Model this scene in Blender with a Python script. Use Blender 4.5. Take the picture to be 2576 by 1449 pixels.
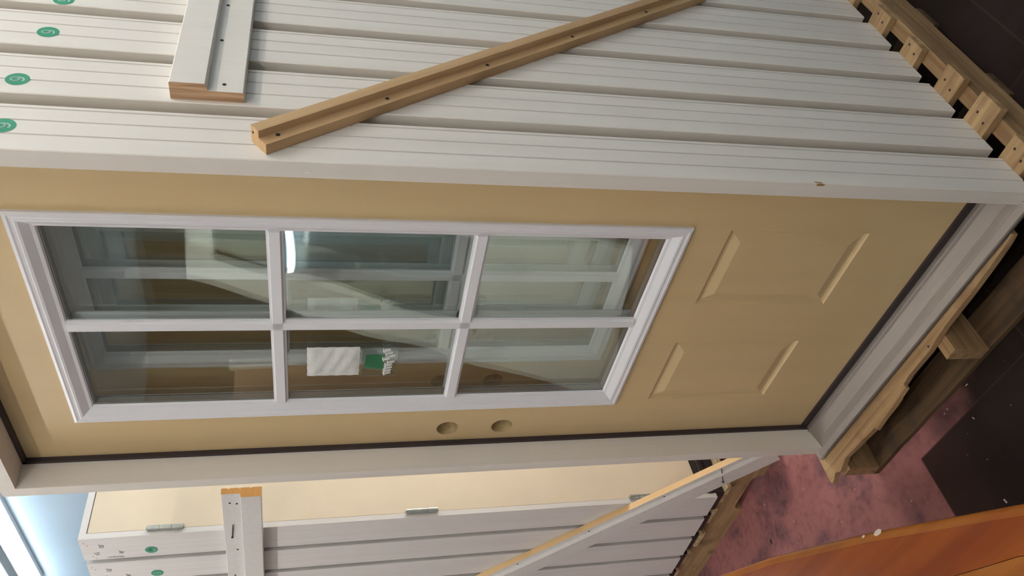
import bpy, bmesh, math, random
from mathutils import Vector, Matrix
random.seed(7)
S = bpy.context.scene
for o in list(bpy.data.objects): bpy.data.objects.remove(o)
C = S.collection
PI = math.pi

# ------------------------------------------------------------------ camera
# the phone was held on its side: the top of the room is at the left of the frame
YAW, PIT, ROL = -0.7967244, 0.2471561, -0.0049140
F = Vector((math.sin(YAW)*math.cos(PIT), math.cos(YAW)*math.cos(PIT), -math.sin(PIT)))
RT = Vector((math.cos(YAW), -math.sin(YAW), 0)); DN = F.cross(RT)
c_, s_ = math.cos(ROL), math.sin(ROL)
RT, DN = c_*RT + s_*DN, -s_*RT + c_*DN
cam = bpy.data.cameras.new('camera'); cam.sensor_width = 36; cam.lens = 1980.65/2576*36
cam.clip_start = 0.02
camo = bpy.data.objects.new('camera', cam); C.objects.link(camo)
M3 = Matrix((DN, RT, -F)).transposed()
camo.matrix_world = Matrix.Translation((1.69661, -1.03559, 1.40959)) @ M3.to_4x4()
S.camera = camo

# ------------------------------------------------------------------ world, exposure, lamps
S.view_settings.view_transform = 'Standard'; S.view_settings.look = 'None'
S.view_settings.gamma = 1; S.view_settings.use_curve_mapping = False
S.view_settings.exposure = 0.9
S.cycles.transparent_max_bounces = 48; S.cycles.max_bounces = 10
w = bpy.data.worlds.new('world'); S.world = w; w.use_nodes = True
w.node_tree.nodes['Background'].inputs[0].default_value = (0.55, 0.62, 0.75, 1)
w.node_tree.nodes['Background'].inputs[1].default_value = 0.02
WINDOW_DAY = 5.6       # daylit window low in the back wall, between the stacks
TUBE_WALL = 11.0      # strip on the back wall
ADDED_CEIL = 46.0      # added ceiling battens, unseen, for the front faces
ADDED_LEFT = 80.0      # added batten over the left aisle, brightens the mirrored cream door
ADDED_SIDE = 46.0  # added batten, unseen, lights the large stack's edges
FLOOR = -0.135; CEIL = 3.06; WALL_Y = 1.36

# ------------------------------------------------------------------ materials
def newmat(name):
    m = bpy.data.materials.new(name); m.use_nodes = True
    nt = m.node_tree; return m, nt, nt.nodes, nt.links, nt.nodes['Principled BSDF']
def mat(name, col, rough=0.5, noise=0.0, nscale=(8,8,8), metal=0.0, bump=0.0, bscale=None, spec=0.5, col2=None):
    m, nt, N, L, b = newmat(name)
    b.inputs['Base Color'].default_value = (*col, 1); b.inputs['Roughness'].default_value = rough
    b.inputs['Metallic'].default_value = metal; b.inputs['Specular IOR Level'].default_value = spec
    tc = N.new('ShaderNodeTexCoord')
    if noise:
        mp = N.new('ShaderNodeMapping'); mp.inputs['Scale'].default_value = nscale
        nz = N.new('ShaderNodeTexNoise'); nz.inputs['Detail'].default_value = 6; nz.inputs['Scale'].default_value = 1
        cr = N.new('ShaderNodeMix'); cr.data_type = 'RGBA'
        c2 = col2 or tuple(v*(1-noise) for v in col)
        cr.inputs[6].default_value = (*col, 1); cr.inputs[7].default_value = (*c2, 1)
        rmp = N.new('ShaderNodeMapRange'); rmp.inputs[1].default_value = .35; rmp.inputs[2].default_value = .68
        L.new(tc.outputs['Object'], mp.inputs[0]); L.new(mp.outputs[0], nz.inputs['Vector'])
        L.new(nz.outputs[0], rmp.inputs[0]); L.new(rmp.outputs[0], cr.inputs[0]); L.new(cr.outputs[2], b.inputs['Base Color'])
    if bump:
        mp2 = N.new('ShaderNodeMapping'); mp2.inputs['Scale'].default_value = bscale or nscale
        n2 = N.new('ShaderNodeTexNoise'); n2.inputs['Detail'].default_value = 4; n2.inputs['Scale'].default_value = 1
        bp = N.new('ShaderNodeBump'); bp.inputs['Strength'].default_value = bump; bp.inputs['Distance'].default_value = .002
        L.new(tc.outputs['Object'], mp2.inputs[0]); L.new(mp2.outputs[0], n2.inputs['Vector'])
        L.new(n2.outputs[0], bp.inputs['Height']); L.new(bp.outputs[0], b.inputs['Normal'])
    return m
def wood(name, c1, c2, axis='x', rough=.6, scale=1.0, dark=None, bump=.35):
    """planed timber: long grain streaks along an object axis, with a few darker knots"""
    m, nt, N, L, b = newmat(name)
    b.inputs['Roughness'].default_value = rough
    tc = N.new('ShaderNodeTexCoord'); mp = N.new('ShaderNodeMapping')
    sc = {'x': (2.2, 46, 46), 'y': (46, 2.2, 46), 'z': (46, 46, 2.2)}[axis]
    mp.inputs['Scale'].default_value = [v*scale for v in sc]
    nz = N.new('ShaderNodeTexNoise'); nz.inputs['Scale'].default_value = 1; nz.inputs['Detail'].default_value = 7; nz.inputs['Distortion'].default_value = .6
    rr = N.new('ShaderNodeValToRGB'); e = rr.color_ramp.elements
    e[0].position = .32; e[0].color = (*c2, 1); e[1].position = .66; e[1].color = (*c1, 1)
    L.new(tc.outputs['Object'], mp.inputs[0]); L.new(mp.outputs[0], nz.inputs['Vector']); L.new(nz.outputs[0], rr.inputs[0])
    out = rr.outputs[0]
    if dark:
        n3 = N.new('ShaderNodeTexNoise'); n3.inputs['Scale'].default_value = 13; n3.inputs['Detail'].default_value = 5
        r3 = N.new('ShaderNodeMapRange'); r3.inputs[1].default_value = .55; r3.inputs[2].default_value = .78
        mx = N.new('ShaderNodeMix'); mx.data_type = 'RGBA'; mx.inputs[7].default_value = (*dark, 1)
        L.new(tc.outputs['Object'], n3.inputs['Vector']); L.new(n3.outputs[0], r3.inputs[0]); L.new(r3.outputs[0], mx.inputs[0])
        L.new(out, mx.inputs[6]); out = mx.outputs[2]
    L.new(out, b.inputs['Base Color'])
    bp = N.new('ShaderNodeBump'); bp.inputs['Strength'].default_value = bump; bp.inputs['Distance'].default_value = .0015
    L.new(nz.outputs[0], bp.inputs['Height']); L.new(bp.outputs[0], b.inputs['Normal'])
    return m
def emis(name, col, st):
    m, nt, N, L, b = newmat(name); N.remove(b)
    e = N.new('ShaderNodeEmission'); e.inputs[0].default_value = (*col, 1); e.inputs[1].default_value = st
    L.new(e.outputs[0], N['Material Output'].inputs[0]); return m
def glassmat(name, tint, refl, wav=.15):
    """sheet glass of a sealed unit: sees straight through, mirrors by Fresnel, slightly wavy"""
    m, nt, N, L, b = newmat(name); N.remove(b)
    tr = N.new('ShaderNodeBsdfTransparent'); tr.inputs[0].default_value = (*tint, 1)
    gl = N.new('ShaderNodeBsdfGlossy'); gl.inputs['Roughness'].default_value = 0.015; gl.inputs[0].default_value = (.93, 1, .98, 1)
    # Schlick reflectance, the same from either side of the sheet
    geo = N.new('ShaderNodeNewGeometry'); dt = N.new('ShaderNodeVectorMath'); dt.operation = 'DOT_PRODUCT'
    L.new(geo.outputs['Normal'], dt.inputs[0]); L.new(geo.outputs['Incoming'], dt.inputs[1])
    def mth(op, a, b_=None):
        n = N.new('ShaderNodeMath'); n.operation = op
        for i, v in enumerate((a, b_)):
            if v is None: continue
            if isinstance(v, (int, float)): n.inputs[i].default_value = v
            else: L.new(v, n.inputs[i])
        return n.outputs[0]
    pw = mth('POWER', mth('SUBTRACT', 1.0, mth('ABSOLUTE', dt.outputs['Value'])), 5.0)
    fr = mth('ADD', .04, mth('MULTIPLY', pw, .96))
    mu = N.new('ShaderNodeMath'); mu.operation = 'MULTIPLY'; mu.inputs[1].default_value = refl; mu.use_clamp = True
    mx = N.new('ShaderNodeMixShader'); tc = N.new('ShaderNodeTexCoord')
    nz = N.new('ShaderNodeTexNoise'); nz.inputs['Scale'].default_value = 4.5; nz.inputs['Detail'].default_value = 0
    bp = N.new('ShaderNodeBump'); bp.inputs['Strength'].default_value = wav; bp.inputs['Distance'].default_value = .02
    L.new(tc.outputs['Object'], nz.inputs['Vector']); L.new(nz.outputs[0], bp.inputs['Height']); L.new(bp.outputs[0], gl.inputs['Normal'])
    L.new(fr, mu.inputs[0]); L.new(mu.outputs[0], mx.inputs[0]); L.new(tr.outputs[0], mx.inputs[1]); L.new(gl.outputs[0], mx.inputs[2])
    L.new(mx.outputs[0], N['Material Output'].inputs[0]); return m

WHITE = mat('primed_white_wood', (.77, .72, .655), .5, .05, (30, 30, 1.6), bump=.25, bscale=(90, 90, 4))
WHITE2 = mat('primed_white_wood_fine', (.72, .70, .68), .5, .06, (60, 60, 2), bump=.3, bscale=(120, 120, 5))
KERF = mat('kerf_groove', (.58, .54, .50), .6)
SLAB = mat('tan_door_skin', (.66, .495, .265), .42, .05, (22, 22, 2.2), bump=.12, bscale=(140, 140, 9))
SLAB2 = mat('pale_tan_door_skin', (.74, .635, .48), .5, .06, (6, 90, 5), bump=.15, bscale=(9, 120, 9))
CORE = mat('door_core_foam', (.62, .47, .24), .8, .3, (60, 60, 60))
FRAME = mat('white_moulded_plastic', (.80, .80, .83), .35)
GASKET = mat('dark_rubber_seal', (.035, .024, .026), .5)
BLACK = mat('black_plastic', (.02, .016, .018), .28)
ALU = mat('brushed_mill_aluminium', (.34, .305, .275), .40, .05, (3, 240, 240), metal=.5, bump=.12, bscale=(4, 500, 500))
ALUBASE = mat('grey_sill_substrate', (.28, .25, .23), .6)
STEEL = mat('zinc_steel', (.50, .53, .50), .38, .2, (60, 60, 60), metal=.75)
GLASS = glassmat('sealed_unit_glass', (.965, .99, .978), 3.2)
GLASSD = glassmat('plain_glass', (.90, .94, .95), .9, .05)
PALW = wood('pallet_wood', (.44, .29, .145), (.23, .13, .055), 'x', .75, dark=(.20, .11, .05))
PALWY = wood('pallet_wood_crosswise', (.36, .23, .11), (.20, .11, .045), 'y', .75, dark=(.20, .11, .05))
PALD = wood('shaded_pallet_wood', (.10, .055, .022), (.04, .022, .009), 'x', .8, dark=(.03, .018, .01))  # brown knotty boards, colour darkened for the shade under the deck
PALX2 = wood('old_pallet_wood', (.46, .31, .16), (.26, .155, .07), 'x', .8, dark=(.14, .08, .04))
PALY2 = wood('old_pallet_wood_crosswise', (.62, .50, .30), (.36, .24, .12), 'y', .8, dark=(.2, .12, .06))
TAN = wood('raw_tan_strip', (.56, .37, .19), (.44, .27, .13), 'x', .6, .6, bump=.2)
ENDG = wood('sawn_end_grain', (.56, .37, .22), (.27, .14, .07), 'z', .8, 3.2)
RAWT = wood('raw_pine', (.80, .56, .29), (.66, .42, .19), 'x', .6, .6, bump=.2)
ENDO = wood('orange_end_grain', (.72, .38, .12), (.60, .29, .08), 'z', .75, .6)
VARN = wood('orange_varnished_wood', (.24, .058, .007), (.16, .031, .004), 'x', .28, .5, bump=.12)
VARN2 = wood('light_orange_varnished_wood', (.28, .095, .014), (.21, .06, .009), 'x', .28, .5, bump=.12)
DARKH = mat('nail_hole', (.03, .02, .018), .8)
GREEN = mat('green_ink', (.03, .26, .145), .6)
INKW = mat('pale_green_ink', (.45, .62, .52), .6)
INKB = mat('grey_black_ink', (.19, .18, .185), .7)
RED = mat('red_crayon', (.50, .10, .08), .7)
RAW = mat('bare_wood_chip', (.40, .24, .09), .8, .4, (300, 300, 300))
BAGW = mat('white_plastic_bag', (.74, .76, .73), .35, .1, (30, 30, 30), bump=.9, bscale=(40, 40, 60))
CARDG = mat('green_card', (.02, .20, .085), .35)
PLUG = mat('white_plastic_plug', (.75, .75, .72), .4)
WALLB = mat('pale_blue_wall_paint', (.50, .62, .72), .6, .04, (3, 3, 3))
WALLW = mat('off_white_wall_paint', (.66, .72, .76), .7)
CEILM = mat('ceiling_paint', (.82, .85, .86), .75, .06, (2, 2, 2))
CLEARP = glassmat('clear_plastic_film', (.90, .92, .91), 1.6, .8)
PAINTW = mat('dried_white_paint', (.55, .46, .40), .6)
LAMPB = mat('white_enamel', (.75, .78, .80), .35)
TUBEM = emis('fluorescent_strip_glow', (.80, .93, 1.0), TUBE_WALL)
TUBEC = emis('added_tube_glow', (1.0, .93, .85), ADDED_CEIL)
TUBEL = emis('added_left_glow', (1.0, .95, .90), ADDED_LEFT)
TUBES = emis('added_aisle_glow', (1.0, .90, .79), ADDED_SIDE)
for m_ in (VARN, VARN2): m_.node_tree.nodes['Principled BSDF'].inputs['Specular IOR Level'].default_value = .22
PANELW = wood('brown_panelling', (.36, .20, .11), (.19, .10, .055), 'z', .5, .5)

# ------------------------------------------------------------------ helpers
class MB:
    """collects shapes, then links them as ONE mesh object"""
    def __init__(s): s.v = []; s.f = []; s.m = []; s.mats = []; s.sm = []
    def mi(s, m):
        if m not in s.mats: s.mats.append(m)
        return s.mats.index(m)
    def add(s, vs, fs, m, smooth=False):
        n = len(s.v); s.v += [tuple(v) for v in vs]; k = s.mi(m)
        for f in fs: s.f.append([i+n for i in f]); s.m.append(k); s.sm.append(smooth)
    def box(s, a, b, m):
        x0, y0, z0 = a; x1, y1, z1 = b
        s.add([(x0,y0,z0),(x1,y0,z0),(x1,y1,z0),(x0,y1,z0),(x0,y0,z1),(x1,y0,z1),(x1,y1,z1),(x0,y1,z1)],
              [(3,2,1,0),(4,5,6,7),(0,1,5,4),(1,2,6,5),(2,3,7,6),(3,0,4,7)], m)
    def bar(s, o, ax, u, v, ln, prof, m, mend=None, edge=None):
        """sweep profile [(a,b)..] (u,v axes) from o along ax by ln; edge = per-side material"""
        o, ax, u, v = Vector(o), Vector(ax).normalized(), Vector(u).normalized(), Vector(v).normalized()
        n = len(prof); vs = [o+u*a+v*b for a, b in prof] + [o+ax*ln+u*a+v*b for a, b in prof]
        for i in range(n):
            j = (i+1) % n
            s.add([vs[i], vs[j], vs[n+j], vs[n+i]], [(0,1,2,3)], (edge[i] if edge and edge[i] else m))
        s.add(vs[:n], [tuple(range(n-1, -1, -1))], mend or m); s.add(vs[n:], [tuple(range(n))], mend or m)
    def cyl(s, a, b, r, m, n=16, r2=None, smooth=True):
        a, b = Vector(a), Vector(b); d = (b-a).normalized(); r2 = r if r2 is None else r2
        t = d.orthogonal().normalized(); q = d.cross(t)
        A = [a+(t*math.cos(2*PI*i/n)+q*math.sin(2*PI*i/n))*r for i in range(n)]
        B = [b+(t*math.cos(2*PI*i/n)+q*math.sin(2*PI*i/n))*r2 for i in range(n)]
        s.add(A+B, [(i, (i+1) % n, n+(i+1) % n, n+i) for i in range(n)], m, smooth)
        s.add(A, [tuple(range(n-1, -1, -1))], m); s.add(B, [tuple(range(n))], m)
    def build(s, name, parent=None, bevel=0, loc=None, merge=True):
        me = bpy.data.meshes.new(name); me.from_pydata(s.v, [], s.f)
        for m in s.mats: me.materials.append(m)
        for p, k, q in zip(me.polygons, s.m, s.sm): p.material_index = k; p.use_smooth = q
        bm = bmesh.new(); bm.from_mesh(me)
        if merge: bmesh.ops.remove_doubles(bm, verts=bm.verts, dist=1e-5)
        bmesh.ops.recalc_face_normals(bm, faces=bm.faces)
        for e in bm.edges:
            if len(e.link_faces) == 2 and e.calc_face_angle(0) > .7: e.smooth = False
        bm.to_mesh(me); bm.free()
        o = bpy.data.objects.new(name, me); C.objects.link(o)
        if parent: o.parent = parent
        if loc: o.location = loc
        if bevel:
            b = o.modifiers.new('bevel', 'BEVEL'); b.width = bevel; b.segments = 2; b.limit_method = 'ANGLE'; b.angle_limit = math.radians(40)
        return o
def tag(o, label=None, cat=None, group=None, kind=None):
    for k, v in (('label', label), ('category', cat), ('group', group), ('kind', kind)):
        if v: o[k] = v
    return o
def empty(name, loc, label, cat, group=None, rz=0):
    o = bpy.data.objects.new(name, None); C.objects.link(o); o.location = loc; o.rotation_euler.z = rz
    o.empty_display_size = .1
    return tag(o, label, cat, group)
def kids(o): return [c for c in bpy.data.objects if c.parent == o]
def copy_tree(o, parent=None):
    c = o.copy(); C.objects.link(c)
    if parent: c.parent = parent
    for ch in kids(o): copy_tree(ch, c)
    return c
def text_mesh(txt, size, mt, depth=.0004, bold=0):
    cu = bpy.data.curves.new('lettering', 'FONT'); cu.body = txt; cu.size = size; cu.extrude = depth; cu.offset = bold
    cu.align_x = 'CENTER'; cu.align_y = 'CENTER'
    t = bpy.data.objects.new('lettering', cu); C.objects.link(t)
    bpy.context.view_layer.update()
    me = bpy.data.meshes.new_from_object(t.evaluated_get(bpy.context.evaluated_depsgraph_get()))
    bpy.data.objects.remove(t); me.materials.clear(); me.materials.append(mt)
    return me
def mesh_obj(name, me, parent, mw):
    me = me.copy(); me.transform(mw); o = bpy.data.objects.new(name, me); C.objects.link(o); o.parent = parent; return o

# ------------------------------------------------------------------ the room
def floor_mat():
    m, nt, N, L, b = newmat('worn_painted_floor')
    geo = N.new('ShaderNodeNewGeometry'); sx = N.new('ShaderNodeSeparateXYZ'); L.new(geo.outputs['Position'], sx.inputs[0])
    def mth(op, a, b_=None, c=None, clamp=False):
        n = N.new('ShaderNodeMath'); n.operation = op; n.use_clamp = clamp
        for i, v in enumerate((a, b_, c)):
            if v is None: continue
            if isinstance(v, (int, float)): n.inputs[i].default_value = v
            else: L.new(v, n.inputs[i])
        return n.outputs[0]
    def sstep(v, a, b_):
        n = N.new('ShaderNodeMapRange'); n.interpolation_type = 'SMOOTHSTEP'; n.inputs[1].default_value = a; n.inputs[2].default_value = b_
        L.new(v, n.inputs[0]); return n.outputs[0]
    nz = N.new('ShaderNodeTexNoise'); nz.inputs['Scale'].default_value = 5; nz.inputs['Detail'].default_value = 6; L.new(geo.outputs['Position'], nz.inputs['Vector'])
    n2 = N.new('ShaderNodeTexNoise'); n2.inputs['Scale'].default_value = 38; n2.inputs['Detail'].default_value = 5; L.new(geo.outputs['Position'], n2.inputs['Vector'])
    wx = mth('ADD', sx.outputs[0], mth('MULTIPLY', mth('SUBTRACT', nz.outputs[0], .5), .7))
    # how much of the red paint is left: all of it left of the tile seam, none past the dark tiles
    red = mth('SUBTRACT', 1.0, sstep(wx, .05, .42), clamp=True)
    dark_tile = mth('MULTIPLY', sstep(sx.outputs[0], .143, .149), mth('SUBTRACT', 1.0, sstep(sx.outputs[1], -.141, -.135)))
    red = mth('MULTIPLY', red, mth('SUBTRACT', 1.0, mth('MULTIPLY', dark_tile, .92)), clamp=True)
    a = N.new('ShaderNodeMix'); a.data_type = 'RGBA'; a.inputs[6].default_value = (.013, .0085, .006, 1); a.inputs[7].default_value = (.33, .135, .128, 1)
    L.new(red, a.inputs[0])
    pat = N.new('ShaderNodeMix'); pat.data_type = 'RGBA'; pat.inputs[7].default_value = (.08, .045, .055, 1)
    L.new(mth('MULTIPLY', mth('ADD', mth('MULTIPLY', sstep(nz.outputs[0], .42, .64), .6), mth('MULTIPLY', sstep(n2.outputs[0], .4, .75), .35)), mth('ADD', .15, mth('MULTIPLY', red, .85))), pat.inputs[0]); L.new(a.outputs[2], pat.inputs[6])
    # light scuffs and dust specks, tile seams
    vo = N.new('ShaderNodeTexVoronoi'); vo.inputs['Scale'].default_value = 26; L.new(geo.outputs['Position'], vo.inputs['Vector'])
    sp = mth('MULTIPLY', mth('LESS_THAN', vo.outputs['Distance'], .07), mth('GREATER_THAN', n2.outputs[0], .5))
    spk = N.new('ShaderNodeMix'); spk.data_type = 'RGBA'; spk.inputs[7].default_value = (.42, .33, .30, 1)
    L.new(mth('MULTIPLY', sp, .5), spk.inputs[0]); L.new(pat.outputs[2], spk.inputs[6])
    def seam(v, off):
        t = mth('FRACT', mth('DIVIDE', mth('ADD', v, 9.14-off), .457))
        return mth('LESS_THAN', mth('ABSOLUTE', mth('SUBTRACT', t, .5)), .5) , t
    tx = mth('FRACT', mth('DIVIDE', mth('ADD', sx.outputs[0], 9.14-.145), .457)); ty = mth('FRACT', mth('DIVIDE', mth('ADD', sx.outputs[1], 9.14+.137), .457))
    sm = mth('MAXIMUM', mth('LESS_THAN', mth('MINIMUM', tx, mth('SUBTRACT', 1, tx)), .005), mth('LESS_THAN', mth('MINIMUM', ty, mth('SUBTRACT', 1, ty)), .005))
    sc = N.new('ShaderNodeMix'); sc.data_type = 'RGBA'; sc.inputs[7].default_value = (.09, .055, .05, 1)
    L.new(mth('MULTIPLY', mth('MULTIPLY', sm, .22), mth('SUBTRACT', 1.0, red)), sc.inputs[0]); L.new(spk.outputs[2], sc.inputs[6])
    L.new(sc.outputs[2], b.inputs['Base Color'])
    L.new(mth('ADD', .4, mth('MULTIPLY', n2.outputs[0], .3)), b.inputs['Roughness']); b.inputs['Specular IOR Level'].default_value = .12
    bp = N.new('ShaderNodeBump'); bp.inputs['Strength'].default_value = .25; bp.inputs['Distance'].default_value = .002
    L.new(n2.outputs[0], bp.inputs['Height']); L.new(bp.outputs[0], b.inputs['Normal'])
    return m
X0, X1, Y0 = -5.2, 4.6, -5.0
def struct(name, a, b, m):
    q = MB(); q.box(a, b, m); o = q.build(name); o['kind'] = 'structure'; return o
struct('floor', (X0, Y0, FLOOR-.1), (X1, WALL_Y, FLOOR), floor_mat())
struct('ceiling', (X0, Y0, CEIL), (X1, WALL_Y, CEIL+.1), CEILM)
struct('wall_back', (X0, WALL_Y, FLOOR), (X1, WALL_Y+.1, CEIL), WALLB)
struct('wall_left', (X0-.1, Y0, FLOOR), (X0, WALL_Y, CEIL), WALLB)
struct('wall_right', (X1, Y0, FLOOR), (X1+.1, WALL_Y, CEIL), WALLW)
struct('wall_front', (X0, Y0-.1, FLOOR), (X1, Y0, CEIL), WALLW)

# unseen fluorescent battens, added to light the stacks and the mirrored door
def batten(name, loc, ln, rz, tube, label, group=None, wall=False):
    t = empty(name, loc, label, 'light', group, rz)
    h = MB(); d = .05
    h.bar((-ln/2, 0, 0), (1,0,0), (0,1,0), (0,0,1), ln, [(-.04,0),(.04,0),(.04,-.028),(.015,-.045),(-.015,-.045),(-.04,-.028)], LAMPB)
    h.build('lamp_housing', t, .002)
    for s in (-1, 1):
        e = MB(); e.box((s*(ln/2-.012)-.012, -.012, -.085), (s*(ln/2-.012)+.012, .012, -.045), LAMPB); e.build('tube_socket', t)
    q = MB(); q.cyl((-ln/2+.02, 0, -.068), (ln/2-.02, 0, -.068), .014, tube, 16); q.build('fluorescent_tube', t)
    return t
for k, x in enumerate((-4.05, -2.35, -.65, 1.05, 2.75)):
    lab = ['glowing white strip light high on the pale blue wall, left of the smaller door stack',
           'glowing white strip light on the pale blue wall, passing behind the large door stack',
           'strip light on the wall behind the large door stack',
           'strip light on the wall behind the right side of the large door stack',
           'strip light on the wall right of the large door stack'][k]
    # a long strip mounted at the head of the back wall
    t = empty('strip_light', (x, WALL_Y, 2.975), lab, 'light')
    h = MB(); h.bar((-.84, 0, 0), (1,0,0), (0,-1,0), (0,0,1), 1.68, [(0,.045),(.04,.052),(.074,.047),(.074,.043),(.04,.044),(.03,.03),(.03,-.035),(0,-.035)], LAMPB); h.build('lamp_housing', t, .001)
    q = MB(); q.bar((-.83, 0, 0), (1,0,0), (0,-1,0), (0,0,1), 1.66, [(.031,.035),(.055,.036),(.066,.02),(.066,-.01),(.055,-.028),(.031,-.03)], TUBEM); q.build('lamp_diffuser', t)
batten('added_batten_light', (2.0, .45, CEIL), 1.5, PI/2, TUBES, 'added unseen batten light beside the grooved edges of the large door stack')
batten('added_batten_light', (2.7, -1.0, CEIL), 1.5, PI/2, TUBEC, 'added unseen batten light over the aisle, right of the camera')
batten('added_batten_light', (1.35, -1.9, CEIL), 1.5, 0, TUBEC, 'added unseen batten light over the bench, behind the camera')
batten('added_batten_light', (2.9, -3.1, CEIL), 1.5, 0, TUBEC, 'added unseen batten light over the right front corner of the room')
batten('added_batten_light', (-1.5, -1.0, CEIL), 1.5, 0, TUBEL, 'added unseen batten light over the far left aisle')

# a narrow daylit window in the back wall, behind the gap between the stacks
DAY = emis('daylit_window_glow', (1.0, .96, .90), WINDOW_DAY)
t = empty('window_1', (-.27, WALL_Y, .3), None, None); t['kind'] = 'structure'
q = MB(); q.box((-.20, -.012, 0), (.20, -.004, 1.45), DAY); q.build('window_pane', t)
q = MB()
for a, b in (((-.24, -.04, -.04), (-.20, -.001, 1.49)), ((.20, -.04, -.04), (.24, -.001, 1.49)), ((-.20, -.04, -.04), (.20, -.001, 0)), ((-.20, -.04, 1.45), (.20, -.001, 1.49)), ((-.20, -.03, .86), (.20, -.013, .89))): q.box(a, b, FRAME)
q.build('window_frame', t, merge=False)
# ------------------------------------------------------------------ prehung door, window side towards the viewer
W = .8871; JT = .0319; ZT = 2.0402; DS = .062; DF = .0744; DD = .116; ZH = ZT+JT
def ring_profile(mb, cx0, cz0, cx1, cz1, prof, y, sgn, m, cap=None):
    """rectangular picture-frame rings; prof = [(inset, height)] (height towards the viewer for sgn=-1)"""
    loops = []
    for ins, h in prof:
        yy = y + sgn*h
        loops.append([(cx0+ins, yy, cz0+ins), (cx1-ins, yy, cz0+ins), (cx1-ins, yy, cz1-ins), (cx0+ins, yy, cz1-ins)])
    for a, b in zip(loops, loops[1:]):
        for i in range(4):
            j = (i+1) % 4; mb.add([a[i], a[j], b[j], b[i]], [(0,1,2,3)], m)
    if cap: mb.add(loops[-1], [(0,1,2,3)], cap)
def jamb_profile(side):
    """(x,y) outline of a rabbeted side jamb, outer face grooved; side=-1 left, +1 right"""
    o = JT; pts = [(0, .002), (-.002, 0)]
    pts = [(0.0, 0.0), (-o+.0015, 0.0), (-o, .0015)]
    for g in (.0385, .0745, .1065):
        pts += [(-o, g-.0019), (-o+.0014, g-.0008), (-o+.0014, g+.0008), (-o, g+.0019)]
    pts += [(-o, DD-.0015), (-o+.0015, DD), (-.0127, DD), (-.0127, DS), (0, DS)]
    if side > 0: pts = [(W-a, b) for a, b in pts]
    return pts
def side_jamb(t, side):
    q = MB(); p = jamb_profile(side)
    n = len(p); ed = [None]*n
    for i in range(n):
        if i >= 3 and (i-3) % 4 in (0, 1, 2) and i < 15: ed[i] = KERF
    q.bar((0, 0, 0), (0,0,1), (1,0,0), (0,1,0), ZH, p, WHITE, ENDG, ed)
    return q.build('side_jamb', t)
def stamp(parent, mw, ch='9'):
    """round green ink stamp with a paler figure"""
    q = MB(); n = 40; r = .0175
    A = [(r*math.cos(2*PI*i/n), r*math.sin(2*PI*i/n), .0003) for i in range(n)]
    q.add(A, [tuple(range(n))], GREEN)
    q.v = [tuple(mw @ Vector(v)) for v in q.v]
    o = q.build('ink_stamp', parent)
    f = MB(); n = 24
    ring = [(.0052*math.cos(2*PI*i/n), .0035+.0058*math.sin(2*PI*i/n)) for i in range(n+1)]
    tail = [(.0050, .0035), (.0052, -.001), (.0044, -.0055), (.0018, -.0088), (-.0022, -.0096), (-.0048, -.0078)]
    for path in (ring, tail):
        for (x0, y0), (x1, y1) in zip(path, path[1:]):
            l = math.hypot(x1-x0, y1-y0); nx, ny = -(y1-y0)/l*.0014, (x1-x0)/l*.0014; ex, ey = (x1-x0)/l*.0006, (y1-y0)/l*.0006
            f.add([(x0-ex-nx, y0-ey-ny, .0006), (x1+ex-nx, y1+ey-ny, .0006), (x1+ex+nx, y1+ey+ny, .0006), (x0-ex+nx, y0-ey+ny, .0006)], [(0,1,2,3)], INKW)
    f.v = [tuple(mw @ Vector(v)) for v in f.v]
    f.build('stamp_figure', o, merge=False)
    return o
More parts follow.
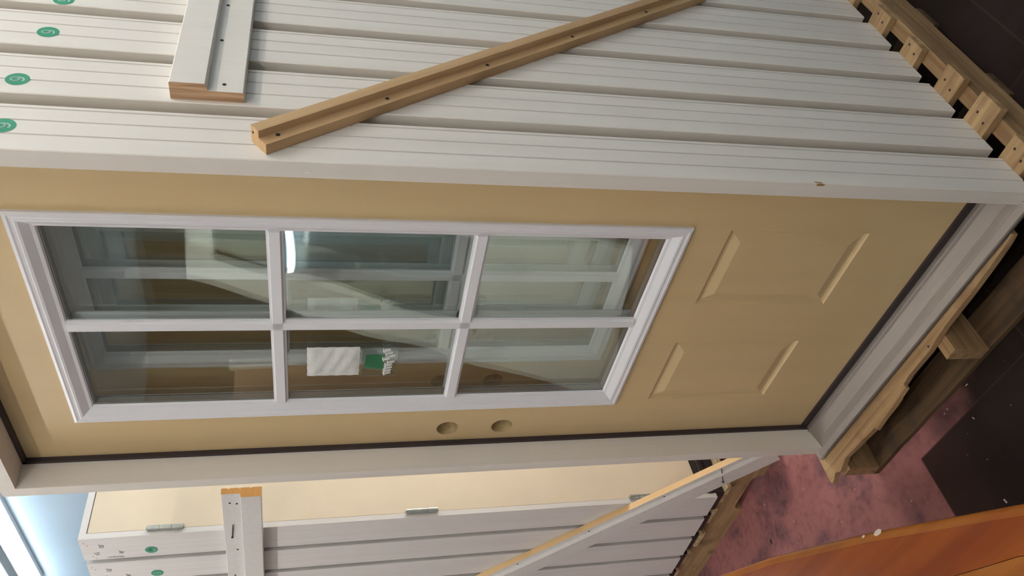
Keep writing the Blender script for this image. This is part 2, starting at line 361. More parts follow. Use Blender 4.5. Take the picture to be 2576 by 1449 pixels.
def make_front_door():
    t = empty('prehung_door', (0,0,0), 'x', 'door')
    side_jamb(t, -1); rj = side_jamb(t, 1)
    # z axis out of the side face (+X), text reads upright seen from +X
    mw = Matrix.Translation((W+JT, .057, 1.858)) @ Matrix(((0,0,1),(1,0,0),(0,1,0))).to_4x4()
    st = stamp(t, mw)
    h = MB(); p = [(0,0),(DS,0),(DS,.0127),(DD,.0127),(DD,JT),(0,JT)]
    h.bar((0, 0, ZT), (1,0,0), (0,1,0), (0,0,1), W, p, WHITE); h.build('head_jamb', t)
    # weather seal: both sides and head, tucked between stop and slab
    ws = MB()
    for x0, x1 in ((-.010, .0075), (W-.0075, W+.010)):
        ws.box((x0, DS+.0005, .042), (x1, DF-.0005, ZT+.010), GASKET)
    ws.box((0, DS+.0005, ZT-.0075), (W, DF-.0005, ZT+.010), GASKET)
    ws.build('weather_seal', t)
    sw = MB(); sw.box((0.0, DS+.006, .036), (W, DF+.02, .0535), GASKET); sw.build('door_sweep', t)
    # slab
    sx0, sx1, sz0, sz1 = -.0105, W+.0105, .0535, ZT+.011
    gx0, gx1, gz0, gz1 = .1435, .7409, .6614, 1.909
    px = [.1554, .3786, .5119, .735]; pz = (.2418, .5735)
    wx0, wx1, wz0, wz1 = gx0+.018, gx1-.018, gz0+.018, gz1-.018
    s = MB(); R = .0270; bx, bz = .0588, (.9435, 1.0832); bs = .0338
    xs = sorted({sx0, bx-bs, bx+bs, wx0, px[0], px[1], px[2], px[3], wx1, sx1})
    zs = sorted({sz0, pz[0], pz[1], wz0, bz[0]-bs, bz[0]+bs, bz[1]-bs, bz[1]+bs, wz1, sz1})
    yb = DD
    def inside(a, b, x0, x1, z0, z1): return x0-1e-6 < a < x1+1e-6 and z0-1e-6 < b < z1+1e-6
    for y, front in ((DF, True), (yb, False)):
        for i in range(len(xs)-1):
            for j in range(len(zs)-1):
                mx, mz = (xs[i]+xs[i+1])/2, (zs[j]+zs[j+1])/2
                if inside(mx, mz, wx0, wx1, wz0, wz1): continue
                if inside(mx, mz, px[0], px[1], *pz) or inside(mx, mz, px[2], px[3], *pz): continue
                if any(inside(mx, mz, bx-bs, bx+bs, z-bs, z+bs) for z in bz): continue
                s.add([(xs[i],y,zs[j]),(xs[i+1],y,zs[j]),(xs[i+1],y,zs[j+1]),(xs[i],y,zs[j+1])], [(0,1,2,3)], SLAB)
        sg = -1 if front else 1
        for a, b in ((px[0], px[1]), (px[2], px[3])):
            ring_profile(s, a, pz[0], b, pz[1], [(0,0),(.003,-.0035),(.008,-.0055),(.013,-.0055),(.017,-.0045),(.034,.0005),(.037,.0005)], y, sg, SLAB, SLAB)
        for z in bz:
            n = 32; A = []; B = []
            for k in range(n):
                a = 2*PI*k/n; c, q = math.cos(a), math.sin(a); r = 1/max(abs(c), abs(q))
                A.append((bx+bs*r*c, y, z+bs*r*q)); B.append((bx+R*c, y, z+R*q))
            s.add(A+B, [(k, (k+1) % n, n+(k+1) % n, n+k) for k in range(n)], SLAB)
    for z in bz:
        n = 32
        A = [(bx+R*math.cos(2*PI*k/n), DF, z+R*math.sin(2*PI*k/n)) for k in range(n)]
        B = [(bx+R*math.cos(2*PI*k/n), yb, z+R*math.sin(2*PI*k/n)) for k in range(n)]
        s.add(A+B, [(k, (k+1) % n, n+(k+1) % n, n+k) for k in range(n)], CORE, True)
    for (a, b) in (((sx0,sz0),(sx1,sz0)),((sx1,sz0),(sx1,sz1)),((sx1,sz1),(sx0,sz1)),((sx0,sz1),(sx0,sz0)),
                   ((wx0,wz0),(wx1,wz0)),((wx1,wz0),(wx1,wz1)),((wx1,wz1),(wx0,wz1)),((wx0,wz1),(wx0,wz0))):
        s.add([(a[0],DF,a[1]),(b[0],DF,b[1]),(b[0],yb,b[1]),(a[0],yb,a[1])], [(0,1,2,3)], SLAB)
    slab = s.build('door_slab', t)
    # moulded window surround, front and back
    f = MB()
    prof = [(0,-.0005),(0,.0055),(.002,.0075),(.007,.0085),(.010,.007),(.014,.0065),(.017,.0075),(.021,.0065),(.034,-.004),(.040,-.006),(.0425,-.0105)]
    ring_profile(f, gx0, gz0, gx1, gz1, prof, DF, -1, FRAME)
    ring_profile(f, gx0, gz0, gx1, gz1, prof, DD-.0005, 1, FRAME)
    wf = f.build('window_frame', slab)
    # grille: one upright bar, two cross bars; stepped section, both faces
    ox0, ox1, oz0, oz1 = gx0+.040, gx1-.040, gz0+.040, gz1-.040
    m = MB()
    sec = [(-.0155,0),(-.0155,.003),(-.0115,.0035),(-.0095,.0095),(.0095,.0095),(.0115,.0035),(.0155,.003),(.0155,0)]
    yg = DF+.0108
    for yy, sg in ((yg, -1), (DD-.0113, 1)):
        cx = (gx0+gx1)/2
        m.bar((cx, yy, oz0), (0,0,1), (1,0,0), (0,sg,0), oz1-oz0, sec, FRAME)
        for k in (1, 2):
            z = gz0+.0425+(gz1-gz0-.085)*k/3
            m.bar((ox0, yy, z), (1,0,0), (0,0,1), (0,sg,0), ox1-ox0, sec, FRAME)
    m.build('grille_bars', slab, merge=False)
    g = MB(); g.box((gx0+.030, yg, gz0+.030), (gx1-.030, yg+.018, gz1-.030), GLASS)
    g.build('glass_pane', slab)
    sp = MB()   # spacer round the sealed unit's edge
    ring_profile(sp, gx0+.0415, gz0+.0415, gx1-.0415, gz1-.0415, [(0,0),(.0035,0),(.0035,-.015),(0,-.015),(0,0)], yg+.0015, -1, ALUBASE)
    sp.build('glass_spacer', slab)
    # threshold
    a = MB()
    pr = [(-.018,.004),(-.018,.010),(-.015,.0125),(0,.017),(.020,.0215),(.050,.0315),(.0535,.036),(.0575,.037),(.060,.0335),(.072,.0345),(.072,.005)]
    a.bar((.0003, 0, 0), (1,0,0), (0,1,0), (0,0,1), W-.0006, pr, ALU)
    a.bar((-.036, 0, 0), (1,0,0), (0,1,0), (0,0,1), W+.046, [(-.018,.004),(-.018,.010),(-.015,.0125),(-.0004,.0168),(-.0004,.004)], ALU)
    th = a.build('threshold', t)
    b = MB(); b.box((-.036, -.0150, 0), (W+.010, -.0004, .0038), ALUBASE); b.box((.0003, -.0004, 0), (W-.0003, DD-.002, .0038), ALUBASE)
    b.box((.0003, .0725, .004), (W-.0003, DD-.002, .033), ALUBASE)
    b.build('threshold_base', th)
    return t
PITCH = .1463
d0 = make_front_door()
labs = ['tan door with six-pane window, frontmost of the large stack, in a white frame on the pallet',
        'second door from the front in the large stack, its white edge right behind the foremost one',
        'third door from the front in the large stack, seen by its grooved white edge',
        'fourth door from the front in the large stack, seen by its grooved white edge',
        'fifth door from the front in the large stack, its white edge crossed by the tan strip',
        'rearmost visible door of the large stack, its white edge at the far end of the pallet']
for k in range(6):
    o = d0 if k == 0 else copy_tree(d0)
    o.location = (0, k*PITCH, 0); tag(o, labs[k], 'door', 'doors stacked on the large pallet')
    dz = (0, .010, -.002, -.003, -.003, 0)[k]
    for c in kids(o):
        if c.name.startswith('ink_stamp'): c.location.z += dz; c.location.y += (0, -.019, -.012, -.04, 0, .01)[k]
# chipped paint on the front door's right jamb
fj = [c for c in kids(d0) if c.name.startswith('side_jamb') and max(v.co.x for v in c.data.vertices) > .5][0]
def chip(x, y, z, w, h, ax, m, name='paint_chip', par=None):
    q = MB(); pts = []
    for k in range(11):
        a = 2*PI*k/11; r = random.uniform(.6, 1.0)
        u, v = w*.5*r*math.cos(a), h*.5*r*math.sin(a)
        pts.append((x+u, y, z+v) if ax == 'y' else (x, y+u, z+v))
    q.add(pts, [tuple(range(11))], m); o = q.build(name, par or fj); return o
chip(.9165, -.0004, .494, .009, .026, 'y', RAW); chip(W+JT+.0004, .003, .500, .005, .022, 'x', RAW)
chip(.898, -.0004, 1.42, .003, .012, 'y', FRAME)
for y, z0, z1 in ((.0745, .02, .62), (.0385, .22, .60)):
    q = MB(); x = W+JT-.0024
    q.add([(x, y-.0011, z0), (x, y+.0011, z0+.02), (x, y+.0012, z1-.1), (x, y-.0004, z1), (x, y-.0012, z1-.2)], [(0,1,2,3,4)], RAW); q.build('bare_wood_streak', fj)

# ------------------------------------------------------------------ smaller stack, hinge side towards the viewer
def make_side_door():
    """local x = along the door's width, local y = depth away from its face"""
    t = empty('hinged_door', (0,0,0), 'x', 'door')
    H = 2.024; J = .0184; Wd = .93
    for s in (0, 1):
        q = MB(); x0 = 0 if s == 0 else Wd
        sg = 1 if s == 0 else -1
        pr = [(x0, .0012), (x0+sg*.0012, 0), (x0+sg*J, 0), (x0+sg*J, .046), (x0+sg*.031, .046), (x0+sg*.031, DD), (x0, DD)]
        q.bar((0,0,0), (0,0,1), (1,0,0), (0,1,0), H, pr, WHITE2, ENDG); q.build('side_jamb', t)
    q = MB(); q.bar((J, 0, H), (1,0,0), (0,1,0), (0,0,-1), Wd-2*J, [(0,0),(.046,0),(DD,0),(DD,.031),(.046,.031),(.046,J),(0,J)], WHITE2); q.build('head_jamb', t)
    s = MB(); s.box((J+.0022, .0018, .054), (Wd-J-.0022, .0445, H-J-.0022), SLAB2)
    s.build('door_slab', t, .001)
    for zc in (1.7915, 1.0335, .275):
        h = MB(); cx, cy = J+.001, -.0075; L = .1
        for k in range(3):
            a = zc-L/2+k*L/3
            h.cyl((cx, cy, a+.0006), (cx, cy, a+L/3-.0006), .0078, STEEL, 18)
        h.cyl((cx, cy, zc-L/2-.002), (cx, cy, zc+L/2+.003), .0045, STEEL, 12)
        h.box((cx-.0012, cy, zc-L/2), (cx+.0012, .002, zc+L/2), STEEL)
        h.build('hinge', t)
    b = MB()   # ribbed black sill under the slab
    b.bar((.0, 0, 0), (1,0,0), (0,1,0), (0,0,1), Wd, [(.004,-.036),(.004,-.024),(-.002,-.022),(-.002,-.008),(.004,-.006),(.004,.010),(-.002,.012),(-.002,.026),(.004,.028),(.004,.050),(.11,.050),(.11,-.036)], BLACK)
    # the sill sits between the jambs
    b.v = [(min(max(v[0], J+.0003), Wd-J-.0003), v[1], v[2]) for v in b.v]
    b.build('door_sill', t)
    # dark printed marks near the top of the jamb's outer face (local x=0 plane, reading from -x)
    base = Matrix(((0,0,-1),(-1,0,0),(0,1,0))).to_4x4()
    def ink(txt, y, z, size, rot, m=INKB, bold=.0002):
        mw = Matrix.Translation((-.0004, y, z)) @ base @ Matrix.Rotation(rot, 4, 'Z')
        return mesh_obj('ink_mark', text_mesh(txt, size, m, .0001, bold), t, mw)
    ink('JD', .043, 1.969, .017, 2.9); ink('XJ', .083, 1.963+.022, .017, .4); ink('JR', .083, 1.921, .017, 2.7)
    ink('WFI-Png-360', .106, 1.938, .0085, PI/2)
    stamp(t, Matrix.Translation((-.0004, .080, 1.838)) @ base)
    for (y, z) in ((.02, 2.012), (.035, 2.005), (.095, 1.998), (.108, 1.992)):
        q = MB(); q.cyl((-.0004, y, z), (.0004, y, z), .0016, INKB, 8); q.build('ink_dot', t)
    return t
s0 = make_side_door()
TH2 = .052
slabs2 = ['pale tan hinged door facing right, frontmost of the small stack beside the large one',
          'second door back in the small stack, seen by its printed white edge',
          'third door back in the small stack, seen by its white edge under the diagonal brace',
          'fourth door back in the small stack, its white edge at the photo border',
          'fifth door back in the small stack, mostly outside the photo']
aV = Vector((-math.cos(TH2), -math.sin(TH2), 0))
Pc = Vector((-.5923, .1839, .037))
for k in range(5):
    o = s0 if k == 0 else copy_tree(s0)
    # local x -> along +Y, local y -> towards -X
    o.location = Pc + aV*(.139*k)
    o.rotation_euler.z = PI/2 + TH2*0.999
    tag(o, slabs2[k], 'door', 'doors stacked on the old pallet')
    if k in (2, 3, 4):
        for c in kids(o):
            if c.name.startswith('ink_mark') or c.name.startswith('ink_dot'): bpy.data.objects.remove(c)

# ------------------------------------------------------------------ braces nailed over the stacks
def nail_holes(t, pts, nrm, r=.0035, name='nail_hole'):
    for p in pts:
        p = Vector(p); n = Vector(nrm); q = MB(); q.cyl(p-n*.0005, p+n*.0006, r, DARKH, 12); q.build(name, t)
XS = W+JT+.0004
# white rabbeted offcut across the large stack (runs back along +Y)
t = empty('white_brace_board', (XS, .154, 1.523), 'white rabbeted board nailed level across the edges of the large door stack', 'board')
q = MB(); q.bar((0,0,0), (0,1,0), (0,0,1), (1,0,0), .74, [(0,0),(0,.0175),(.0015,.019),(.056,.019),(.058,.030),(.060,.032),(.1135,.032),(.115,.0305),(.115,0)], WHITE, ENDG)
q.build('board_body', t, .0004)
nail_holes(t, [(.0192, .022, .032), (.0192, .166, .047), (.0192, .298, .046), (.0192, .43, .046)], (1,0,0), .0032)
# tan diagonal strip
d = Vector((0, .687, -.981)).normalized(); u = Vector((0, .819, .573)); P0 = Vector((XS, .013, 1.482))
t = empty('tan_wood_strip', P0, 'unpainted tan rabbeted strip nailed diagonally across the large door stack', 'board')
q = MB(); q.bar((0,0,0), (1,0,0), (0,1,0), (0,0,1), 1.24, [(0,0),(0,.019),(.020,.019),(.0205,.032),(.0416,.032),(.0416,0)], TAN, TAN)
b = q.build('strip_body', t, .0006)
# sweep axis local x -> d, local y -> u, local z -> +X
t.rotation_euler = Matrix((d, u, Vector((1,0,0)))).transposed().to_euler()
nail_holes(t, [(.030, .013, .0192), (.247, .012, .0192), (.49, .012, .0192), (.74, .012, .0192), (1.0, .012, .0192)], (0,0,1), .0036)
q = MB(); q.cyl((0-.0006, .035, .021), (.0006, .035, .021), .0022, DARKH, 10); q.build('nail_hole', t)
# small stack: its outer face is the plane through Pc facing -Y
nV = Vector((math.sin(TH2), -math.cos(TH2), 0))     # out of the stack's side
bV = aV                                              # away along the side
t = empty('end_brace_board', Pc + nV*.0009 - bV*.221 + Vector((0,0,1.6575-.037)), 'short white board with orange sawn end nailed level across the small door stack', 'board')
t.rotation_euler = Matrix((bV, Vector((0,0,-1)), nV)).transposed().to_euler()
pf = [(0,0),(.0,.0305),(.0015,.032),(.056,.032),(.058,.0195),(.108,.0195),(.1095,.018),(.1095,0),(.092,0),(.091,.003),(.088,.003),(.087,0),(.062,0),(.061,.003),(.058,.003),(.057,0),(.032,0),(.031,.003),(.028,.003),(.027,0)]
q = MB(); q.bar((0,0,0), (1,-.02,0), (0,1,0), (0,0,1), .82, [(.1095-a_, b_) for a_, b_ in pf], WHITE2, ENDO)
q.build('board_body', t, .0004)
nail_holes(t, [(.045, .0215, .0197), (.050, .040, .0197), (.30, .0345-.006, .0197), (.455, .0215-.009, .0197)], (0,0,1), .0032)
q = MB(); q.cyl((.155, .0235, .023), (.225, .0175, .0215), .0013, DARKH, 8); q.cyl((.225, .0175, .0205), (.2262, .0174, .0235), .0034, DARKH, 12); q.build('bent_nail', t)
# long diagonal of the small stack
dl = Vector((-.654, .757)); ps = Vector((-.757, -.654))   # in (along +X, z) of the side plane
def sp(ax, az): return Vector((0,0,0)) + (-bV)*ax + Vector((0,0,1))*az
org = Vector((-.5923, .1839, 0)) + nV*.0009
def side_pt(x, z): return org + (-bV)*((x+.5923)/math.cos(TH2)) + Vector((0,0,z))
A0 = side_pt(-.262, -.018); dd = (sp(dl.x, dl.y)).normalized(); pp = (sp(ps.x, ps.y)).normalized()
t = empty('diagonal_brace_board', A0, 'long white board with a bare pine edge nailed diagonally across the small door stack', 'board')
t.rotation_euler = Matrix((dd, pp, dd.cross(pp))).transposed().to_euler()
sgn = 1 if dd.cross(pp).dot(nV) > 0 else -1
q = MB(); q.bar((0,0,0), (1,0,0), (0,1,0), (0,0,sgn), 1.38, [(0,0),(.0,.021),(.021,.021),(.0235,.034),(.088,.034),(.0895,0)], WHITE2, WHITE2, [RAWT, None, None, None, None, None])
q.build('board_body', t)
nail_holes(t, [(.39+k*.29, .014, sgn*.0212) for k in range(4)], (0,0,sgn), .003)
q = MB(); q.cyl((.175, .004, sgn*.019), (.195, .05, sgn*.042), .0013, DARKH, 8); q.cyl((.1945, .049, sgn*.0415), (.196, .0515, sgn*.0435), .0036, DARKH, 12); q.build('bent_nail', t)
# red crayon stroke on the small stack
pR = side_pt(-.69, .385)
q = MB(); p1, p2 = side_pt(-.663, .339), side_pt(-.615, .263)
off = nV*.0004; wv = Vector((0,0,.004)) - bV*.004
q.add([p1+off, p2+off, p2+off+Vector((0,0,.010)), (p1+p2)/2+off+Vector((0,0,.015)), p1+off+Vector((0,0,.008))], [(0,1,2,3,4)], RED)
o = q.build('crayon_mark'); o.parent = s0; o.matrix_parent_inverse = Matrix.LocRotScale(s0.location, s0.rotation_euler, None).inverted()

# ------------------------------------------------------------------ pallets
def rough_board(x0, x1, y0, y1, z0, z1, m, axis='x', jit=.002, front=None):
    """a sawn board with slightly wandering edges; front = list of (x,y) for a broken front edge"""
    q = MB(); n = 14; A = []; B = []
    if front:
        low = list(front)
        top = [(x1 if k == 0 else x0, y1) for k in (0, 1)]
        out = low + [(low[-1][0], y1), (low[0][0], y1)]
        vs = [(a, b_, z0+.001) for a, b_ in out] + [(a, b_, z1) for a, b_ in out]; k = len(out)
        q.add(vs, [tuple(range(k-1, -1, -1)), tuple(range(k, 2*k))] + [(i, (i+1) % k, k+(i+1) % k, k+i) for i in range(k)], m)
        return q
    secs = []
    for i in range(n+1):
        s = i/n; e = [random.uniform(-jit, jit) for _ in range(2)]
        if axis == 'x': x = x0+(x1-x0)*s; secs.append([(x,y0+e[0],z0),(x,y1+e[1],z0),(x,y1+e[1],z1),(x,y0+e[0],z1)])
        else: y = y0+(y1-y0)*s; secs.append([(x0+e[0],y,z0),(x1+e[1],y,z0),(x1+e[1],y,z1),(x0+e[0],y,z1)])
    for a, b_ in zip(secs, secs[1:]):
        for i in range(4): j = (i+1) % 4; q.add([a[i], a[j], b_[j], b_[i]], [(0,1,2,3)], m)
    q.add(secs[0], [(0,1,2,3)], m); q.add(secs[-1], [(0,1,2,3)], m)
    return q
t = empty('wooden_pallet', (0,0,FLOOR), 'yellowish splintered pallet carrying the large door stack', 'pallet')
def pb(q, name, bev=.0015):
    q.v = [(a, b_, c-FLOOR) for a, b_, c in q.v]; return q.build(name, t, bev)
TD = -.0006; DB = .019
def deck_nails(o, x, y):
    for dy in (-.016, .014):
        q = MB(); q.cyl((x+dy*.3, y+dy, TD-FLOOR-.0004), (x+dy*.3, y+dy, TD-FLOOR+.0003), .0032, DARKH, 10); q.build('nail_head', o)
fr = [(-.058,-.078),(-.05,-.086),(-.02,-.070),(.0,-.078),(.048,-.062),(.10,-.066),(.134,-.067),(.18,-.070),(.229,-.071),(.29,-.070),(.315,-.067),(.335,-.055),(.386,-.047),(.476,-.047),(.520,-.040),(.555,-.036),(.652,-.033),(.745,-.027),(.80,-.022),(.823,-.017)]
o = pb(rough_board(0,0,0,.018,TD-DB,TD,PALW,front=fr), 'deck_board')
deck_nails(o, .49, -.022)
q = MB(); random.seed(3)     # raised splinter on the broken front board
q.bar((.20, -.080, TD-.010), (1, .09, 0), (0,1,0), (0,0,1), .16, [(0,0),(.014,.0),(.015,.009),(.003,.010)], PALW); pb(q, 'splinter', 0)
ys = [(.055,.125),(.190,.262),(.325,.392),(.485,.552),(.640,.712),(.80,.872),(.97,1.05)]
for k, (a, b_) in enumerate(ys):
    o = pb(rough_board(-.02, (.972,.990,.982,.964,.966,.965,.965)[k], a, b_, TD-DB, TD, PALW), 'deck_board')
    deck_nails(o, .947, (a+b_)/2)
for k, x in enumerate((-.018, .490, .930)):
    pb(rough_board(x, x+.036, -.082, 1.05, -.117, TD-DB-.0005, PALWY, 'y', .0006), 'stringer')
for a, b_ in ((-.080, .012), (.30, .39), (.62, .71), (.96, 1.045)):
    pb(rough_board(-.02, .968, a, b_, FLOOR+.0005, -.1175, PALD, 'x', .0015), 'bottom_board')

t = empty('old_wooden_pallet', (0,0,FLOOR), 'brown old pallet with notched sides under the small door stack', 'pallet')
# the sides follow the small stack's turn
def rot2(v):
    p = Vector((v[0]+.5923, v[1]-.1839, 0)); x, y = -bV, -nV
    r = x*p.x + y*p.y; return (r.x-.5923, r.y+.1839, v[2]-FLOOR)
def pb2(q, name, bev=.0015): q.v = [rot2(v) for v in q.v]; return q.build(name, t, bev)
def notched(x0, x1, y0, y1, z0, z1, notches, m):
    out = [(x0, z0)]
    for a, b_ in notches:
        h = .038; out += [(a, z0)]
        for k in range(7): th = PI/2*k/6; out.append((a+.03*(1-math.cos(th)), z0+h*math.sin(th)))
        for k in range(7): th = PI/2*(1-k/6); out.append((b_-.03*(1-math.cos(th)), z0+h*math.sin(th)))
        out += [(b_, z0)]
    out += [(x1, z0), (x1, z1), (x0, z1)]
    q = MB(); q.bar((0, y0, 0), (0,1,0), (1,0,0), (0,0,1), y1-y0, out, m); return q
for y in (.222, .66, 1.05):
    pb2(notched(-1.72, -.385, y, y+.038, FLOOR+.0008, -.018, [(-1.56,-1.33), (-.745,-.53)], PALX2), 'stringer', 0)
for k, x in enumerate((-.50, -.66, -.80, -.95, -1.10, -1.25, -1.40, -1.55, -1.70)):
    o = pb2(rough_board(x, x+.095, .205-.01*(k % 3 == 0), 1.12, -.0175, .0, PALY2, 'y', .0012), 'deck_board')

# ------------------------------------------------------------------ packets taped on the panes
def packet(y, dx, dz, which):
    t = empty('plastic_packet', (.269+dx, y, 1.310+dz), ['white crinkled plastic packet taped to the front door\'s window pane', 'white plastic packet on the second door\'s pane, seen dimly through the front window'][which], 'packet', 'white packets on the panes')
    q = MB(); nx, nz = 16, 20; w, h = .097, .112; V = []
    for j in range(nz+1):
        for i in range(nx+1):
            e = min(i, nx-i, j, nz-j); k = min(1, e/2.5)
            V.append((w*i/nx+(.0006*math.sin(j*1.3) if i in (0,nx) else 0), -.0008-k*(.0035+.0022*math.sin(i*.9+j*.5)*math.sin(j*.7-i*.35)), h*j/nz+(.0006*math.sin(i*1.7) if j in (0, nz) else 0)))
    FA = [(j*(nx+1)+i, j*(nx+1)+i+1, (j+1)*(nx+1)+i+1, (j+1)*(nx+1)+i) for j in range(nz) for i in range(nx)]
    q.add(V, FA, BAGW, True); V2 = [(a, -.0002, c) for a, b_, c in V]; q.add(V2, FA, BAGW, True)
    q.build('packet_body', t, merge=False)
    t = empty('clear_packet', (.272+dx, y, 1.226+dz), ['clear packet with a green card and white plugs on the front door\'s pane', 'clear packet with a green card on the second door\'s pane, behind the front glass'][which], 'packet', 'clear packets on the panes')
    q = MB(); q.box((0, -.0075, 0), (.094, -.0003, .080), CLEARP); q.build('clear_pouch', t, .002)
    q = MB(); q.bar((0, -.0015, 0), (0,-1,0), (1,0,0), (0,0,1), .0008, [(.016,.032),(.070,.030),(.068,.071),(.022,.073)], CARDG); q.build('green_card', t)
    random.seed(5+which)
    for k in range(9):
        x = .008+k*.0098; z = .026+random.uniform(-.006, .006)-(.002*k if k < 5 else 0)
        q = MB(); q.cyl((x, -.0050, z), (x+.003, -.0050, z-.013), .0042, PLUG, 10, .003); q.cyl((x-.001, -.0050, z+.003), (x, -.0050, z), .0058, PLUG, 10); q.build('plug', t)
packet(DF+.0105, 0, 0, 0); packet(DF+.0105+PITCH, 0, 0, 1)

# ------------------------------------------------------------------ orange varnished bench in the foreground
ZB = .31
t = empty('varnished_bench', (0, -.3, FLOOR), 'orange varnished wooden bench at the photo\'s lower right corner, nearest the camera', 'bench')
def bb(q, n, bev): q.v = [(a, b_+.3, c-FLOOR) for a, b_, c in q.v]; return q.build(n, t, bev)
L1 = [(-.42,-.172),(-.297,-.214),(0,-.300),(.359,-.424),(.722,-.563),(1.02,-.683)]
L2 = [(-.42,-.338),(-.297,-.376),(0,-.455),(.497,-.583),(.667,-.624),(1.02,-.775)]
L3 = [(x, y-.16) for x, y in L2]
def plank(A, B, z0, z1, m, rnd=0):
    """plank between two plan curves; rnd = radius of the rounded far edge"""
    q = MB(); secs = []
    for (ax, ay), (bx_, by) in zip(A, B):
        s = [(ax, ay, z0)]
        if rnd:
            for k in range(6): th = PI/2*k/5; s.append((ax, ay-rnd*(1-math.cos(th)), z1-rnd+rnd*math.sin(th)))
        else: s.append((ax, ay, z1))
        s += [(bx_, by, z1), (bx_, by, z0)]; secs.append(s)
    for a, b_ in zip(secs, secs[1:]):
        n = len(a)
        for i in range(n): j = (i+1) % n; q.add([a[i], a[j], b_[j], b_[i]], [(0,1,2,3)], m, rnd > 0 and 0 < i < 7)
    n = len(secs[0]); q.add(secs[0], [tuple(range(n))], m); q.add(secs[-1], [tuple(range(n))], m)
    return q
bb(plank(L1, [(x, y-.019) for x, y in L1], ZB-.045, ZB, VARN2, .009), 'edge_strip', 0)
bb(plank([(x, y-.01905) for x, y in L1], L2, ZB-.035, ZB-.0002, VARN), 'seat_plank', 0)
bb(plank([(x, y-.001) for x, y in L2], L3, ZB-.032, ZB+.0015, VARN2), 'seat_plank', .001)
for x, y in ((-.36,-.26),(-.36,-.43),(.90,-.715),(.90,-.83)):
    q = MB(); q.box((x-.025, y-.025, FLOOR+.0005), (x+.025, y+.025, ZB-.0355), VARN); bb(q, 'leg', .004)
for xx in (-.36, .90):
    y = -.345 if xx < 0 else -.77
    q = MB(); q.box((xx-.015, y-.045, FLOOR+.12), (xx+.015, y+.035, FLOOR+.16), VARN); bb(q, 'leg_rail', .003)
# blob of dried white paint on the rounded edge
for cx, cy, r in ((.388, -.4375, .012), (.345, -.4225, .005)):
    q = MB(); n = 14; V = [(cx+r*1.3*math.cos(2*PI*i/n)*random.uniform(.8,1), cy+r*.5*math.sin(2*PI*i/n)-.002, ZB-.0005) for i in range(n)] + [(cx, cy-.002, ZB+.0011)]
    q.add(V, [(i, (i+1) % n, n) for i in range(n)], PAINTW, True)
    bb(q, 'paint_drip', 0)

# ------------------------------------------------------------------ little things on the floor
def crumb(x, y, ln, r, m, name, label, cat, grp=None):
    q = MB(); n = 5; a = random.uniform(0, PI); dx, dy = math.cos(a)*ln/2, math.sin(a)*ln/2
    q.bar((-dx, -dy, 0), (dx, dy, 0), (-dy, dx, 0), (0,0,1), ln, [(-r,0),(r,0),(r*.6,r*.9),(-r*.5,r*.8)], m)
    o = q.build(name, loc=(x, y, FLOOR+.0003)); tag(o, label, cat, grp)
random.seed(11)
crumb(-.651, .036, .014, .003, DARKH, 'bark_scrap', 'dark scrap of bark on the red floor between the two pallets', 'debris')
crumb(.303, -.350, .010, .0022, PAINTW, 'wood_chip', 'single pale wood chip on the dark floor by the orange bench', 'debris')
for (x, y) in ((-.30,.16),(-.36,.07),(-.22,.02),(-.48,.02),(-.14,-.06),(-.26,-.10),(.04,-.20),(.40,-.09),(.36,-.16),(-.42,.20),(-.60,.15),(-.06,.0),(1.16,.42),(1.20,.75)):
    crumb(x, y, random.uniform(.004,.009), .0011, PAINTW, 'wood_chip', 'tiny pale wood chip scattered on the workshop floor', 'debris', 'wood chips on the floor')

# ------------------------------------------------------------------ what the panes mirror, behind the camera

def world_panel(name, o, e1, e2, e3, parts):
    """axes e1 (width), e2 (thickness), e3 (height) of a leaning door; parts(mb) fill it in local coordinates"""
    return Matrix.Translation(o) @ Matrix((e1, e2, e3)).transposed().to_4x4()
# cream door with a window, leaning well back over the aisle
A = Vector((-1.93, -2.40, 2.14)); G = Vector((-1.59, -1.18, FLOOR+.012)); up = (A-G).normalized()
e1 = (Vector((1, -.2, 0)) - up*Vector((1, -.2, 0)).dot(up)).normalized(); e2 = up.cross(e1)
t = empty('leaning_cream_door', G, 'cream door with a window leaning back over the aisle, mirrored in the front panes', 'door')
t.rotation_euler = Matrix((e1, e2, up)).transposed().to_euler(); Hh = (A-G).length
CREAM = mat('cream_paint', (.84, .80, .68), .5, .03, (5, 5, 5))
q = MB(); wd = .92; a0, a1, b0, b1 = .20, wd-.13, .75, Hh-.20
for x0, x1, z0, z1 in ((0, a0, 0, Hh), (a1, wd, 0, Hh), (a0, a1, 0, b0), (a0, a1, b1, Hh)): q.box((x0, -.022, z0), (x1, .022, z1), CREAM)
q.build('door_slab', t)
q = MB()
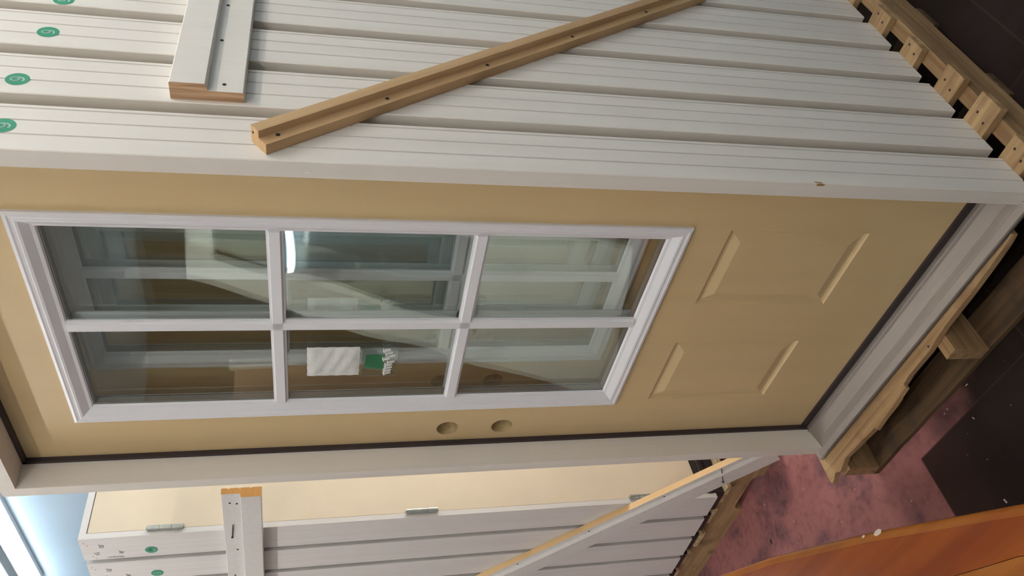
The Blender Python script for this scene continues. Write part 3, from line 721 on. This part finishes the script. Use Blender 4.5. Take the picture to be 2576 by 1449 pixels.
for sg, yy in ((-1, -.022), (1, .022)): ring_profile(q, a0-.02, b0-.02, a1+.02, b1+.02, [(0,0),(0,.008),(.02,.01),(.035,-.006)], yy, sg, CREAM)
q.build('window_frame', t)
q = MB(); q.box((a0, -.006, b0), (a1, .006, b1), GLASSD); q.build('glass_pane', t)
q = MB(); ring_profile(q, a0, b0, a1, b1, [(0,0),(0,.004),(.012,.004),(.012,0)], .0065, 1, PANELW); ring_profile(q, a0, b0, a1, b1, [(0,0),(0,.004),(.012,.004),(.012,0)], -.0065, -1, PANELW); q.build('glazing_seal', t)
# brown doors standing in a row on the far side of the aisle
for k in range(4):
    x, y = -2.35-.42*k, -2.05+.06*k
    t = empty('brown_wooden_door', (x, y, FLOOR), ['brown wooden door on the far side of the aisle, nearest the camera', 'second brown wooden door along the far side of the aisle', 'third brown wooden door along the far side of the aisle', 'brown wooden door at the far end of the aisle row'][k], 'door', 'brown doors across the aisle', .5)
    q = MB(); q.box((0, 0, .001), (.045, .8, 2.03), PANELW); q.build('door_slab', t, .003)
    q = MB(); q.box((-.004, .12, 1.1), (-.0005, .68, 1.85), VARN); q.box((-.004, .12, .2), (-.0005, .68, .95), VARN); q.build('raised_panel', t, .001)
    q = MB(); q.box((-.02, -.03, .001), (.095, -.003, 2.06), WHITE); q.build('door_jamb', t, .001)
for k, (xa, xb) in enumerate(((X0+.002, -4.45), (-2.75, -.6))):
    struct(('trim_1', 'trim_2')[k], (xa, Y0+.0005, FLOOR+.0005), (xb, Y0+.03, CEIL-.001), PANELW)
struct('trim_3', (X0+.0005, -4.96, FLOOR+.0005), (X0+.03, -1.2, CEIL-.001), PANELW)
struct('trim_4', (-4.4495, Y0+.0005, 1.9), (-2.7505, Y0+.03, CEIL-.001), PANELW)
t = empty('wall_strip_light', (-3.6, Y0+.001, 1.67), 'glowing strip light on the far front wall, mirrored in the middle pane', 'light')
q = MB(); q.box((-.8, 0, -.045), (.8, .03, .045), LAMPB); q.build('lamp_housing', t)
q = MB(); q.box((-.78, .0305, -.032), (.78, .06, .032), TUBEM); q.build('lamp_diffuser', t)
